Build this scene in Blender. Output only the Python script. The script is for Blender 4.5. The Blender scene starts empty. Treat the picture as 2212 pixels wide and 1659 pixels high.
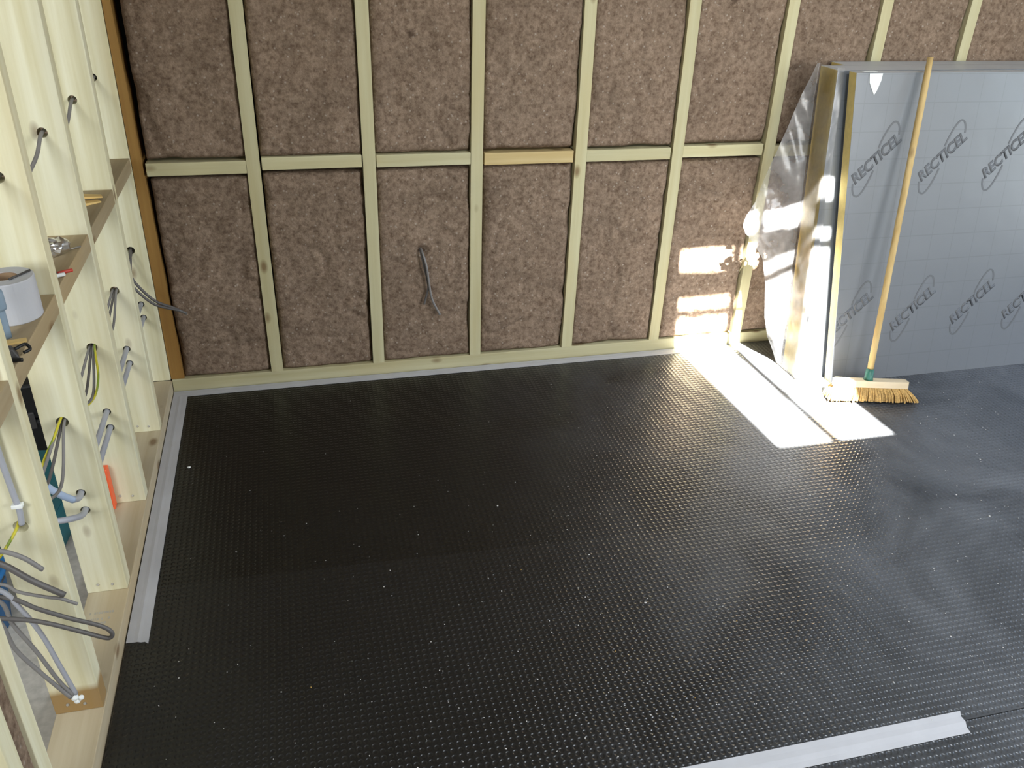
import bpy, bmesh, math, random
from mathutils import Vector, Matrix, noise

sc = bpy.context.scene
COL = sc.collection

# ------------------------------------------------------------------ camera
cam_d = bpy.data.cameras.new('camera')
cam = bpy.data.objects.new('camera', cam_d)
COL.objects.link(cam)
right = Vector((0.96972855, -0.24203601, 0.03232828))
down = Vector((-0.08996885, -0.47722471, -0.8741637))
fwd = Vector((0.22700694, 0.84479296, -0.48455413))
up, back = -down, -fwd
cam.matrix_world = Matrix(((right.x, up.x, back.x, 0.5316882), (right.y, up.y, back.y, -3.0969463),
                           (right.z, up.z, back.z, 1.6697035), (0, 0, 0, 1)))
cam_d.sensor_fit = 'HORIZONTAL'
cam_d.sensor_width = 36.0
cam_d.lens = 1835.734 / 2212.0 * 36.0
cam_d.clip_start = 0.02
sc.camera = cam

# ------------------------------------------------------------------ colour management
sc.view_settings.view_transform = 'Standard'
sc.view_settings.look = 'None'
sc.view_settings.exposure = 0.0
sc.view_settings.gamma = 1.0
sc.view_settings.use_curve_mapping = False

# ------------------------------------------------------------------ sky, sun, daylight
world = bpy.data.worlds.new('sky')
sc.world = world
world.use_nodes = True
wn = world.node_tree.nodes
wl = world.node_tree.links
bg = wn['Background']
sky = wn.new('ShaderNodeTexSky')
sky.sky_type = 'NISHITA'
sky.sun_disc = False
sky.sun_elevation = math.radians(53.7)
sky.sun_rotation = math.radians(180)
wl.new(sky.outputs[0], bg.inputs[0])
bg.inputs[1].default_value = 0.50

sun_d = bpy.data.lights.new('sun', 'SUN')
sun_d.energy = 220.0
sun_d.angle = math.radians(0.55)
sun_d.color = (1.0, 0.975, 0.92)
sun = bpy.data.objects.new('sun', sun_d)
COL.objects.link(sun)
sd = Vector((0.055, 1.0, -1.36)).normalized()
sun.rotation_euler = sd.to_track_quat('-Z', 'Y').to_euler()
sun.location = (2.3, -4, 6)


def daylight(name, loc, direction, sx, sy, power, color):
    d = bpy.data.lights.new(name, 'AREA')
    d.shape = 'RECTANGLE'
    d.size, d.size_y = sx, sy
    d.energy = power
    d.color = color
    o = bpy.data.objects.new(name, d)
    COL.objects.link(o)
    o.location = loc
    o.rotation_euler = Vector(direction).to_track_quat('-Z', 'Z').to_euler()
    return o


daylight('daylight_left_window', (-0.95, -3.24, 1.66), (0.12, 1, -0.1), 1.1, 0.85, 38, (0.94, 0.98, 1.0))
daylight('daylight_near_window', (3.7, -4.53, 1.5), (-0.1, 1, -0.15), 1.8, 1.1, 82, (0.98, 0.99, 1.0))
daylight('daylight_side_window', (5.25, -1.6, 1.3), (-1, 0, 0), 2.0, 1.6, 17, (0.80, 0.90, 1.0))
daylight('daylight_roof_window', (2.26, -2.17, 2.72), (0, 0, -1), 0.5, 1.15, 74, (0.84, 0.92, 1.0))

# ------------------------------------------------------------------ helpers


def link(name, me, mats, parent=None, loc=(0, 0, 0)):
    o = bpy.data.objects.new(name, me)
    COL.objects.link(o)
    o.location = loc
    for m in (mats if isinstance(mats, (list, tuple)) else [mats]):
        me.materials.append(m)
    if parent is not None:
        o.parent = parent
    return o


def tag(o, label, cat, group=None):
    o['label'] = label
    o['category'] = cat
    if group:
        o['group'] = group
    return o


def struct(o):
    o['kind'] = 'structure'
    return o


def empty(name, loc):
    o = bpy.data.objects.new(name, None)
    COL.objects.link(o)
    o.empty_display_size = 0.05
    o.location = loc
    return o


def bm_mesh(bm, name, smooth=False):
    bmesh.ops.recalc_face_normals(bm, faces=bm.faces[:])
    me = bpy.data.meshes.new(name)
    bm.to_mesh(me)
    bm.free()
    if smooth:
        for p in me.polygons:
            p.use_smooth = True
    return me


def hexa(bm, v8, bevel=0.0, seg=2):
    """v8: bottom 4 then top 4 corners, same winding."""
    vs = [bm.verts.new(v) for v in v8]
    fs = [(3, 2, 1, 0), (4, 5, 6, 7), (0, 1, 5, 4), (1, 2, 6, 5), (2, 3, 7, 6), (3, 0, 4, 7)]
    faces = [bm.faces.new([vs[i] for i in f]) for f in fs]
    if bevel > 0:
        es = set()
        for f in faces:
            es.update(f.edges)
        bmesh.ops.bevel(bm, geom=list(es), offset=bevel, segments=seg, profile=0.5, affect='EDGES')


def box8(a, b):
    x0, y0, z0 = a
    x1, y1, z1 = b
    return [(x0, y0, z0), (x1, y0, z0), (x1, y1, z0), (x0, y1, z0),
            (x0, y0, z1), (x1, y0, z1), (x1, y1, z1), (x0, y1, z1)]


def box_obj(name, a, b, mat, parent=None, bevel=0.0, origin='base', rel=(0, 0, 0)):
    """box from world corners a..b, its origin at the middle of its base"""
    c = Vector(((a[0] + b[0]) / 2, (a[1] + b[1]) / 2, a[2] if origin == 'base' else (a[2] + b[2]) / 2))
    bm = bmesh.new()
    hexa(bm, box8(Vector(a) - c, Vector(b) - c), bevel)
    me = bm_mesh(bm, name)
    return link(name, me, mat, parent, c - Vector(rel))


def catmull(pts, n=8):
    P = [Vector(p) for p in pts]
    if len(P) < 3:
        return P
    P = [2 * P[0] - P[1]] + P + [2 * P[-1] - P[-2]]
    out = []
    for i in range(1, len(P) - 2):
        p0, p1, p2, p3 = P[i - 1:i + 3]
        for k in range(n):
            t = k / n
            out.append(0.5 * ((2 * p1) + (p2 - p0) * t + (2 * p0 - 5 * p1 + 4 * p2 - p3) * t * t
                              + (3 * p1 - p0 - 3 * p2 + p3) * t ** 3))
    out.append(P[-2])
    return out


def tube(bm, pts, r, sides=10, flat=1.0, cap=True, r_fn=None):
    """swept tube along pts"""
    n = len(pts)
    rings = []
    prev = None
    for i, p in enumerate(pts):
        t = (pts[min(i + 1, n - 1)] - pts[max(i - 1, 0)]).normalized()
        if prev is None:
            ref = Vector((0, 0, 1)) if abs(t.z) < 0.9 else Vector((1, 0, 0))
            u = t.cross(ref).normalized()
        else:
            u = (prev - t * prev.dot(t)).normalized()
        prev = u
        w = t.cross(u)
        rr = r_fn(i / (n - 1)) if r_fn else r
        rings.append([bm.verts.new(p + u * math.cos(a) * rr + w * math.sin(a) * rr * flat)
                      for a in (2 * math.pi * k / sides for k in range(sides))])
    for a, b in zip(rings, rings[1:]):
        for k in range(sides):
            bm.faces.new((a[k], a[(k + 1) % sides], b[(k + 1) % sides], b[k]))
    if cap:
        bm.faces.new(list(reversed(rings[0])))
        bm.faces.new(rings[-1])


def tube_obj(name, pts, r, mat, parent=None, n=8, sides=10, flat=1.0, org=None, r_fn=None):
    P = catmull(pts, n)
    o = Vector(org) if org is not None else P[0].copy()
    bm = bmesh.new()
    tube(bm, [p - o for p in P], r, sides, flat, True, r_fn)
    me = bm_mesh(bm, name, True)
    loc = o if parent is None else o - parent.location
    return link(name, me, mat, parent, loc)


def lathe(bm, prof, n=32, cap_bottom=False, cap_top=False):
    rings = [[bm.verts.new((r * math.cos(2 * math.pi * k / n), r * math.sin(2 * math.pi * k / n), z))
              for k in range(n)] for r, z in prof]
    for a, b in zip(rings, rings[1:]):
        for k in range(n):
            bm.faces.new((a[k], a[(k + 1) % n], b[(k + 1) % n], b[k]))
    return rings


# ------------------------------------------------------------------ materials


def new_mat(name, rough=0.6, spec=0.5):
    m = bpy.data.materials.new(name)
    m.use_nodes = True
    nt = m.node_tree
    b = nt.nodes['Principled BSDF']
    b.inputs['Roughness'].default_value = rough
    b.inputs['Specular IOR Level'].default_value = spec
    return m, nt.nodes, nt.links, b


def plain(name, col, rough=0.5, spec=0.5, metal=0.0, var=0.08, scale=30):
    m, N, L, b = new_mat(name, rough, spec)
    b.inputs['Metallic'].default_value = metal
    tc = N.new('ShaderNodeTexCoord')
    nz = N.new('ShaderNodeTexNoise')
    nz.inputs['Scale'].default_value = scale
    nz.inputs['Detail'].default_value = 4
    L.new(tc.outputs['Object'], nz.inputs['Vector'])
    r = N.new('ShaderNodeValToRGB')
    r.color_ramp.elements[0].position = 0.3
    r.color_ramp.elements[1].position = 0.7
    r.color_ramp.elements[0].color = tuple(c * (1 - var) for c in col) + (1,)
    r.color_ramp.elements[1].color = tuple(min(1, c * (1 + var)) for c in col) + (1,)
    L.new(nz.outputs['Fac'], r.inputs['Fac'])
    L.new(r.outputs['Color'], b.inputs['Base Color'])
    return m


def wood_mat(name, axis, base, dark, knot=(0.16, 0.085, 0.03), stain=None, tone=0.10):
    """pine with grain along local axis 0/1/2, small knots, tone that differs between pieces"""
    m, N, L, b = new_mat(name, 0.62, 0.3)
    tc = N.new('ShaderNodeTexCoord')
    oi = N.new('ShaderNodeObjectInfo')
    off = N.new('ShaderNodeVectorMath')
    off.operation = 'SCALE'
    cmb = N.new('ShaderNodeCombineXYZ')
    for k in range(3):
        L.new(oi.outputs['Random'], cmb.inputs[k])
    L.new(cmb.outputs[0], off.inputs[0])
    off.inputs['Scale'].default_value = 37.0
    add = N.new('ShaderNodeVectorMath')
    add.operation = 'ADD'
    L.new(tc.outputs['Object'], add.inputs[0])
    L.new(off.outputs[0], add.inputs[1])
    mp = N.new('ShaderNodeMapping')
    s = [22.0, 22.0, 22.0]
    s[axis] = 0.9
    mp.inputs['Scale'].default_value = s
    L.new(add.outputs[0], mp.inputs['Vector'])
    nz = N.new('ShaderNodeTexNoise')
    nz.inputs['Scale'].default_value = 1.6
    nz.inputs['Detail'].default_value = 5
    nz.inputs['Roughness'].default_value = 0.55
    L.new(mp.outputs[0], nz.inputs['Vector'])
    ramp = N.new('ShaderNodeValToRGB')
    ramp.color_ramp.elements[0].position = 0.28
    ramp.color_ramp.elements[0].color = (*dark, 1)
    ramp.color_ramp.elements[1].position = 0.66
    ramp.color_ramp.elements[1].color = (*base, 1)
    L.new(nz.outputs['Fac'], ramp.inputs['Fac'])
    # broad patches of warmer heartwood
    mp2 = N.new('ShaderNodeMapping')
    s2 = [7.0, 7.0, 7.0]
    s2[axis] = 1.3
    mp2.inputs['Scale'].default_value = s2
    L.new(add.outputs[0], mp2.inputs['Vector'])
    nz2 = N.new('ShaderNodeTexNoise')
    nz2.inputs['Scale'].default_value = 1.2
    nz2.inputs['Detail'].default_value = 2
    L.new(mp2.outputs[0], nz2.inputs['Vector'])
    r2 = N.new('ShaderNodeMapRange')
    r2.inputs[1].default_value = 0.5
    r2.inputs[2].default_value = 0.75
    r2.inputs[4].default_value = 0.55
    L.new(nz2.outputs['Fac'], r2.inputs[0])
    warm = N.new('ShaderNodeMix')
    warm.data_type = 'RGBA'
    L.new(r2.outputs[0], warm.inputs[0])
    L.new(ramp.outputs['Color'], warm.inputs[6])
    warm.inputs[7].default_value = (base[0] * 0.92, base[1] * 0.80, base[2] * 0.62, 1)
    # knots
    mp3 = N.new('ShaderNodeMapping')
    s3 = [9.0, 9.0, 9.0]
    s3[axis] = 4.6
    mp3.inputs['Scale'].default_value = s3
    L.new(add.outputs[0], mp3.inputs['Vector'])
    vo = N.new('ShaderNodeTexVoronoi')
    vo.inputs['Scale'].default_value = 1.0
    L.new(mp3.outputs[0], vo.inputs['Vector'])
    r3 = N.new('ShaderNodeMapRange')
    r3.inputs[1].default_value = 0.06
    r3.inputs[2].default_value = 0.15
    r3.inputs[3].default_value = 0.8
    r3.inputs[4].default_value = 0.0
    L.new(vo.outputs['Distance'], r3.inputs[0])
    kn = N.new('ShaderNodeMix')
    kn.data_type = 'RGBA'
    L.new(r3.outputs[0], kn.inputs[0])
    L.new(warm.outputs[2], kn.inputs[6])
    kn.inputs[7].default_value = (*knot, 1)
    # tone per piece
    mr = N.new('ShaderNodeMapRange')
    mr.inputs[3].default_value = 1 - tone
    mr.inputs[4].default_value = 1 + tone
    L.new(oi.outputs['Random'], mr.inputs[0])
    hs = N.new('ShaderNodeHueSaturation')
    L.new(mr.outputs[0], hs.inputs['Value'])
    L.new(kn.outputs[2], hs.inputs['Color'])
    last = hs.outputs['Color']
    if stain:
        sep = N.new('ShaderNodeSeparateXYZ')
        L.new(tc.outputs['Object'], sep.inputs[0])
        w = N.new('ShaderNodeMath')
        w.operation = 'MULTIPLY_ADD'
        L.new(nz2.outputs['Fac'], w.inputs[0])
        w.inputs[1].default_value = 0.03
        L.new(sep.outputs[2], w.inputs[2])
        r4 = N.new('ShaderNodeMapRange')
        r4.inputs[1].default_value = stain[0]
        r4.inputs[2].default_value = stain[0] + 0.02
        r4.inputs[3].default_value = 0.9
        r4.inputs[4].default_value = 0.0
        L.new(w.outputs[0], r4.inputs[0])
        st = N.new('ShaderNodeMix')
        st.data_type = 'RGBA'
        L.new(r4.outputs[0], st.inputs[0])
        L.new(last, st.inputs[6])
        st.inputs[7].default_value = (*stain[1], 1)
        last = st.outputs[2]
    L.new(last, b.inputs['Base Color'])
    bp = N.new('ShaderNodeBump')
    bp.inputs['Strength'].default_value = 0.12
    bp.inputs['Distance'].default_value = 0.002
    L.new(nz.outputs['Fac'], bp.inputs['Height'])
    L.new(bp.outputs[0], b.inputs['Normal'])
    return m


PINE = (0.75, 0.725, 0.54)
PINE_D = (0.60, 0.55, 0.33)
PINE_W = (0.56, 0.525, 0.33)
PINE_WD = (0.47, 0.42, 0.235)
M = {}
M['wood_z'] = wood_mat('pine_upright', 2, PINE, PINE_D)
M['wood_x'] = wood_mat('pine_crosswise', 0, PINE, PINE_D)
M['wall_z'] = wood_mat('pine_upright_greenish', 2, PINE_W, PINE_WD, tone=0.08)
M['wall_x'] = wood_mat('pine_crosswise_greenish', 0, PINE_W, PINE_WD, tone=0.12)
M['wood_y'] = wood_mat('pine_lengthwise', 1, PINE, PINE_D)
M['wood_z_stained'] = wood_mat('pine_upright_soaked_foot', 2, PINE, PINE_D, stain=(0.075, (0.30, 0.17, 0.05)))
M['wood_orange'] = wood_mat('pine_orange', 2, (0.34, 0.19, 0.05), (0.24, 0.12, 0.03), tone=0.02)
M['wood_x_orange'] = wood_mat('pine_crosswise_orange', 0, (0.62, 0.49, 0.25), (0.50, 0.36, 0.15), tone=0.02)
M['plate_y'] = wood_mat('pine_sole_plate', 1, (0.54, 0.47, 0.33), (0.44, 0.36, 0.23))
M['nog_brown'] = wood_mat('sawn_brown_wood', 1, (0.43, 0.35, 0.22), (0.33, 0.25, 0.14))
M['handle'] = wood_mat('broom_handle_wood', 2, (0.60, 0.44, 0.20), (0.42, 0.28, 0.10), tone=0.02)
M['broom_block'] = wood_mat('broom_block_wood', 0, (0.72, 0.60, 0.42), (0.62, 0.50, 0.32), tone=0.02)
M['shaving'] = wood_mat('cut_wood', 0, (0.75, 0.55, 0.22), (0.62, 0.40, 0.13), tone=0.05)


def wool_material():
    m, N, L, b = new_mat('mineral_wool', 0.95, 0.1)
    tc = N.new('ShaderNodeTexCoord')
    geo = N.new('ShaderNodeNewGeometry')
    pos = geo.outputs['Position']

    def nz(scale, detail, rough=0.6):
        n = N.new('ShaderNodeTexNoise')
        n.inputs['Scale'].default_value = scale
        n.inputs['Detail'].default_value = detail
        n.inputs['Roughness'].default_value = rough
        L.new(pos, n.inputs['Vector'])
        return n
    n1, n2, n3 = nz(6, 4), nz(60, 6, 0.7), nz(17, 3)
    r1 = N.new('ShaderNodeValToRGB')
    e = r1.color_ramp.elements
    e[0].position, e[0].color = 0.33, (0.140, 0.093, 0.062, 1)
    e[1].position, e[1].color = 0.66, (0.325, 0.240, 0.174, 1)
    L.new(n2.outputs['Fac'], r1.inputs['Fac'])
    r2 = N.new('ShaderNodeMapRange')
    r2.inputs[1].default_value = 0.3
    r2.inputs[2].default_value = 0.7
    r2.inputs[3].default_value = 0.86
    r2.inputs[4].default_value = 1.12
    L.new(n1.outputs['Fac'], r2.inputs[0])
    hs = N.new('ShaderNodeHueSaturation')
    L.new(r2.outputs[0], hs.inputs['Value'])
    L.new(r1.outputs['Color'], hs.inputs['Color'])
    # pale flecks
    vo = N.new('ShaderNodeTexVoronoi')
    vo.inputs['Scale'].default_value = 42
    vo.inputs['Randomness'].default_value = 1.0
    L.new(pos, vo.inputs['Vector'])
    f = N.new('ShaderNodeMapRange')
    f.inputs[1].default_value = 0.07
    f.inputs[2].default_value = 0.19
    f.inputs[3].default_value = 0.60
    f.inputs[4].default_value = 0.0
    L.new(vo.outputs['Distance'], f.inputs[0])
    mx = N.new('ShaderNodeMix')
    mx.data_type = 'RGBA'
    L.new(f.outputs[0], mx.inputs[0])
    L.new(hs.outputs['Color'], mx.inputs[6])
    mx.inputs[7].default_value = (0.48, 0.42, 0.35, 1)
    # dark singed blotches
    vo2 = N.new('ShaderNodeTexVoronoi')
    vo2.inputs['Scale'].default_value = 4.3
    L.new(pos, vo2.inputs['Vector'])
    w = N.new('ShaderNodeMath')
    w.operation = 'MULTIPLY_ADD'
    L.new(n2.outputs['Fac'], w.inputs[0])
    w.inputs[1].default_value = 0.12
    L.new(vo2.outputs['Distance'], w.inputs[2])
    f2 = N.new('ShaderNodeMapRange')
    f2.inputs[1].default_value = 0.10
    f2.inputs[2].default_value = 0.155
    f2.inputs[3].default_value = 0.75
    f2.inputs[4].default_value = 0.0
    L.new(w.outputs[0], f2.inputs[0])
    mx2 = N.new('ShaderNodeMix')
    mx2.data_type = 'RGBA'
    L.new(f2.outputs[0], mx2.inputs[0])
    L.new(mx.outputs[2], mx2.inputs[6])
    mx2.inputs[7].default_value = (0.07, 0.045, 0.03, 1)
    L.new(mx2.outputs[2], b.inputs['Base Color'])
    ad = N.new('ShaderNodeMath')
    ad.operation = 'ADD'
    L.new(n2.outputs['Fac'], ad.inputs[0])
    L.new(n3.outputs['Fac'], ad.inputs[1])
    bp = N.new('ShaderNodeBump')
    bp.inputs['Strength'].default_value = 0.55
    bp.inputs['Distance'].default_value = 0.012
    L.new(ad.outputs[0], bp.inputs['Height'])
    L.new(bp.outputs[0], b.inputs['Normal'])
    return m


M['wool'] = wool_material()


def mat_material(clean=0.0022):
    """black plastic membrane pressed with a square grid of small pits"""
    m, N, L, b = new_mat('studded_membrane', 0.40, 0.55)
    geo = N.new('ShaderNodeNewGeometry')
    dv = N.new('ShaderNodeVectorMath')
    dv.operation = 'SCALE'
    dv.inputs['Scale'].default_value = 1 / 0.0172
    L.new(geo.outputs['Position'], dv.inputs[0])
    fr = N.new('ShaderNodeVectorMath')
    fr.operation = 'FRACTION'
    L.new(dv.outputs[0], fr.inputs[0])
    sep = N.new('ShaderNodeSeparateXYZ')
    L.new(fr.outputs[0], sep.inputs[0])
    cx = N.new('ShaderNodeCombineXYZ')
    L.new(sep.outputs[0], cx.inputs[0])
    L.new(sep.outputs[1], cx.inputs[1])
    ds = N.new('ShaderNodeVectorMath')
    ds.operation = 'DISTANCE'
    L.new(cx.outputs[0], ds.inputs[0])
    ds.inputs[1].default_value = (0.5, 0.5, 0)
    pit = N.new('ShaderNodeMapRange')
    pit.interpolation_type = 'SMOOTHSTEP'
    pit.inputs[1].default_value = 0.20
    pit.inputs[2].default_value = 0.44
    L.new(ds.outputs['Value'], pit.inputs[0])
    bp = N.new('ShaderNodeBump')
    bp.inputs['Strength'].default_value = 0.42
    bp.inputs['Distance'].default_value = 0.004
    L.new(pit.outputs[0], bp.inputs['Height'])
    # slow waviness of the loose sheet
    nz = N.new('ShaderNodeTexNoise')
    nz.inputs['Scale'].default_value = 2.2
    nz.inputs['Detail'].default_value = 2
    L.new(geo.outputs['Position'], nz.inputs['Vector'])
    bp2 = N.new('ShaderNodeBump')
    bp2.inputs['Strength'].default_value = 0.25
    bp2.inputs['Distance'].default_value = 0.05
    L.new(nz.outputs['Fac'], bp2.inputs['Height'])
    L.new(bp.outputs[0], bp2.inputs['Normal'])
    L.new(bp2.outputs[0], b.inputs['Normal'])
    # dust, thickening to the right, where its colour also paints in blue-grey floor sheen
    nd = N.new('ShaderNodeTexNoise')
    nd.inputs['Scale'].default_value = 2.6
    nd.inputs['Detail'].default_value = 7
    nd.inputs['Roughness'].default_value = 0.62
    nd.inputs['Distortion'].default_value = 0.6
    L.new(geo.outputs['Position'], nd.inputs['Vector'])
    sp = N.new('ShaderNodeSeparateXYZ')
    L.new(geo.outputs['Position'], sp.inputs[0])
    sx = N.new('ShaderNodeMapRange')
    sx.interpolation_type = 'SMOOTHSTEP'
    sx.inputs[1].default_value = 0.9
    sx.inputs[2].default_value = 2.9
    L.new(sp.outputs[0], sx.inputs[0])
    nr = N.new('ShaderNodeMapRange')
    nr.inputs[1].default_value = 0.32
    nr.inputs[2].default_value = 0.72
    nr.inputs[3].default_value = 0.25
    nr.inputs[4].default_value = 1.0
    L.new(nd.outputs['Fac'], nr.inputs[0])
    dm = N.new('ShaderNodeMath')
    dm.operation = 'MULTIPLY'
    L.new(sx.outputs[0], dm.inputs[0])
    L.new(nr.outputs[0], dm.inputs[1])
    dust = N.new('ShaderNodeMix')
    dust.data_type = 'RGBA'
    L.new(dm.outputs[0], dust.inputs[0])
    dust.inputs[6].default_value = (clean, clean, clean, 1)
    dust.inputs[7].default_value = (0.135, 0.143, 0.155, 1)
    L.new(dust.outputs[2], b.inputs['Base Color'])
    rr = N.new('ShaderNodeMapRange')
    rr.inputs[1].default_value = 0.3
    rr.inputs[2].default_value = 0.7
    rr.inputs[3].default_value = 0.27
    rr.inputs[4].default_value = 0.40
    L.new(nd.outputs['Fac'], rr.inputs[0])
    L.new(rr.outputs[0], b.inputs['Roughness'])
    return m


M['membrane'] = mat_material()
M['membrane_worn'] = mat_material(0.0065)


def foil_material():
    m, N, L, b = new_mat('grey_foil_facing', 0.33, 0.5)
    tc = N.new('ShaderNodeTexCoord')
    sep = N.new('ShaderNodeSeparateXYZ')
    L.new(tc.outputs['Object'], sep.inputs[0])

    def line(sock, pitch, width, off=0.0):
        a = N.new('ShaderNodeMath')
        a.operation = 'MULTIPLY_ADD'
        L.new(sock, a.inputs[0])
        a.inputs[1].default_value = 1 / pitch
        a.inputs[2].default_value = off
        f = N.new('ShaderNodeMath')
        f.operation = 'FRACT'
        L.new(a.outputs[0], f.inputs[0])
        c = N.new('ShaderNodeMath')
        c.operation = 'SUBTRACT'
        L.new(f.outputs[0], c.inputs[0])
        c.inputs[1].default_value = 0.5
        d = N.new('ShaderNodeMath')
        d.operation = 'ABSOLUTE'
        L.new(c.outputs[0], d.inputs[0])
        g = N.new('ShaderNodeMath')
        g.operation = 'LESS_THAN'
        L.new(d.outputs[0], g.inputs[0])
        g.inputs[1].default_value = width / pitch / 2
        return g
    h = line(sep.outputs[2], 0.1, 0.004, 0.5)
    v = line(sep.outputs[0], 0.1, 0.003, 0.9)
    mxm = N.new('ShaderNodeMath')
    mxm.operation = 'MAXIMUM'
    L.new(h.outputs[0], mxm.inputs[0])
    L.new(v.outputs[0], mxm.inputs[1])
    k = N.new('ShaderNodeMath')
    k.operation = 'MULTIPLY'
    L.new(mxm.outputs[0], k.inputs[0])
    k.inputs[1].default_value = 0.30
    mx = N.new('ShaderNodeMix')
    mx.data_type = 'RGBA'
    L.new(k.outputs[0], mx.inputs[0])
    mx.inputs[6].default_value = (0.215, 0.228, 0.243, 1)
    mx.inputs[7].default_value = (0.145, 0.152, 0.16, 1)
    L.new(mx.outputs[2], b.inputs['Base Color'])
    b.inputs['Metallic'].default_value = 0.35
    nz = N.new('ShaderNodeTexNoise')
    nz.inputs['Scale'].default_value = 5
    L.new(tc.outputs['Object'], nz.inputs['Vector'])
    bp = N.new('ShaderNodeBump')
    bp.inputs['Strength'].default_value = 0.15
    bp.inputs['Distance'].default_value = 0.02
    L.new(nz.outputs['Fac'], bp.inputs['Height'])
    L.new(bp.outputs[0], b.inputs['Normal'])
    return m


M['foil'] = foil_material()
M['foil_plain'] = plain('grey_foil_edge', (0.52, 0.53, 0.54), 0.5, 0.4, 0.0, 0.05, 8)
M['foam'] = plain('yellow_foam', (0.66, 0.52, 0.20), 0.85, 0.2, 0, 0.07, 60)
M['logo_ink'] = plain('grey_print', (0.125, 0.13, 0.137), 0.5, 0.4, 0, 0.03, 10)
M['white_tape'] = plain('white_tape', (0.47, 0.475, 0.50), 0.5, 0.4, 0, 0.04, 14)
M['white_paper'] = plain('white_paper', (0.80, 0.82, 0.80), 0.6, 0.3, 0, 0.03, 20)
M['concrete'] = plain('grey_screed', (0.47, 0.45, 0.41), 0.85, 0.2, 0, 0.14, 55)
M['sheathing'] = plain('dark_breather_sheet', (0.02, 0.02, 0.02), 0.8, 0.2, 0, 0.1, 20)
M['plaster'] = plain('pale_wall_board', (0.55, 0.52, 0.47), 0.8, 0.2, 0, 0.05, 6)
M['cable_grey'] = plain('grey_cable_sheath', (0.205, 0.195, 0.188), 0.45, 0.5, 0, 0.05, 40)
M['cable_dark'] = plain('dark_grey_cable_sheath', (0.110, 0.102, 0.098), 0.45, 0.5, 0, 0.05, 40)
M['pipe_grey'] = plain('grey_plastic_pipe', (0.36, 0.37, 0.41), 0.4, 0.5, 0, 0.03, 20)
M['pipe_blue'] = plain('pale_blue_plastic_pipe', (0.36, 0.45, 0.60), 0.35, 0.5, 0, 0.03, 20)
M['steel_blue'] = plain('blue_grey_plastic', (0.22, 0.30, 0.38), 0.4, 0.5, 0, 0.05, 20)
M['black'] = plain('black_plastic', (0.012, 0.012, 0.012), 0.5, 0.4, 0, 0.1, 20)
M['dark_grey'] = plain('dark_grey_plastic', (0.055, 0.052, 0.05), 0.5, 0.4, 0, 0.1, 30)
M['teal'] = plain('teal_plastic', (0.012, 0.11, 0.13), 0.45, 0.5, 0, 0.08, 12)
M['blue'] = plain('blue_plastic', (0.02, 0.16, 0.42), 0.4, 0.5, 0, 0.06, 12)
M['orange'] = plain('orange_red_plastic', (0.85, 0.13, 0.04), 0.45, 0.5, 0, 0.04, 12)
M['green'] = plain('green_plastic', (0.03, 0.14, 0.10), 0.4, 0.5, 0, 0.05, 12)
M['bristle'] = plain('coir_bristle', (0.52, 0.33, 0.12), 0.8, 0.2, 0, 0.35, 140)
M['silver'] = plain('silver_foil', (0.75, 0.75, 0.77), 0.22, 0.5, 1.0, 0.03, 20)
M['screw'] = plain('screw_steel', (0.34, 0.32, 0.28), 0.5, 0.5, 0.6, 0.05, 50)
M['red'] = plain('red_plastic', (0.55, 0.05, 0.03), 0.45, 0.5, 0, 0.04, 12)
M['core_brown'] = plain('cardboard_core', (0.33, 0.22, 0.13), 0.8, 0.2, 0, 0.06, 30)
M['ink'] = plain('grey_stamp_ink', (0.40, 0.37, 0.31), 0.7, 0.2, 0, 0.1, 60)
M['crumb'] = plain('pale_foam_crumb', (0.55, 0.54, 0.52), 0.7, 0.3, 0, 0.1, 50)
M['crumb_tan'] = plain('tan_sawdust_crumb', (0.42, 0.27, 0.08), 0.8, 0.2, 0, 0.1, 50)
M['frame_white'] = plain('window_frame_paint', (0.6, 0.6, 0.58), 0.5, 0.4, 0, 0.03, 8)


def stripe_wire():
    """earth wire: bright yellow with a thin green stripe"""
    m, N, L, b = new_mat('earth_wire_sheath', 0.4, 0.5)
    tc = N.new('ShaderNodeTexCoord')
    wv = N.new('ShaderNodeTexWave')
    wv.inputs['Scale'].default_value = 14
    wv.inputs['Distortion'].default_value = 1.0
    L.new(tc.outputs['Object'], wv.inputs['Vector'])
    r = N.new('ShaderNodeValToRGB')
    r.color_ramp.elements[0].position = 0.25
    r.color_ramp.elements[0].color = (0.20, 0.27, 0.03, 1)
    r.color_ramp.elements[1].position = 0.45
    r.color_ramp.elements[1].color = (0.52, 0.46, 0.03, 1)
    L.new(wv.outputs['Fac'], r.inputs['Fac'])
    L.new(r.outputs['Color'], b.inputs['Base Color'])
    return m


M['earth'] = stripe_wire()


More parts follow.
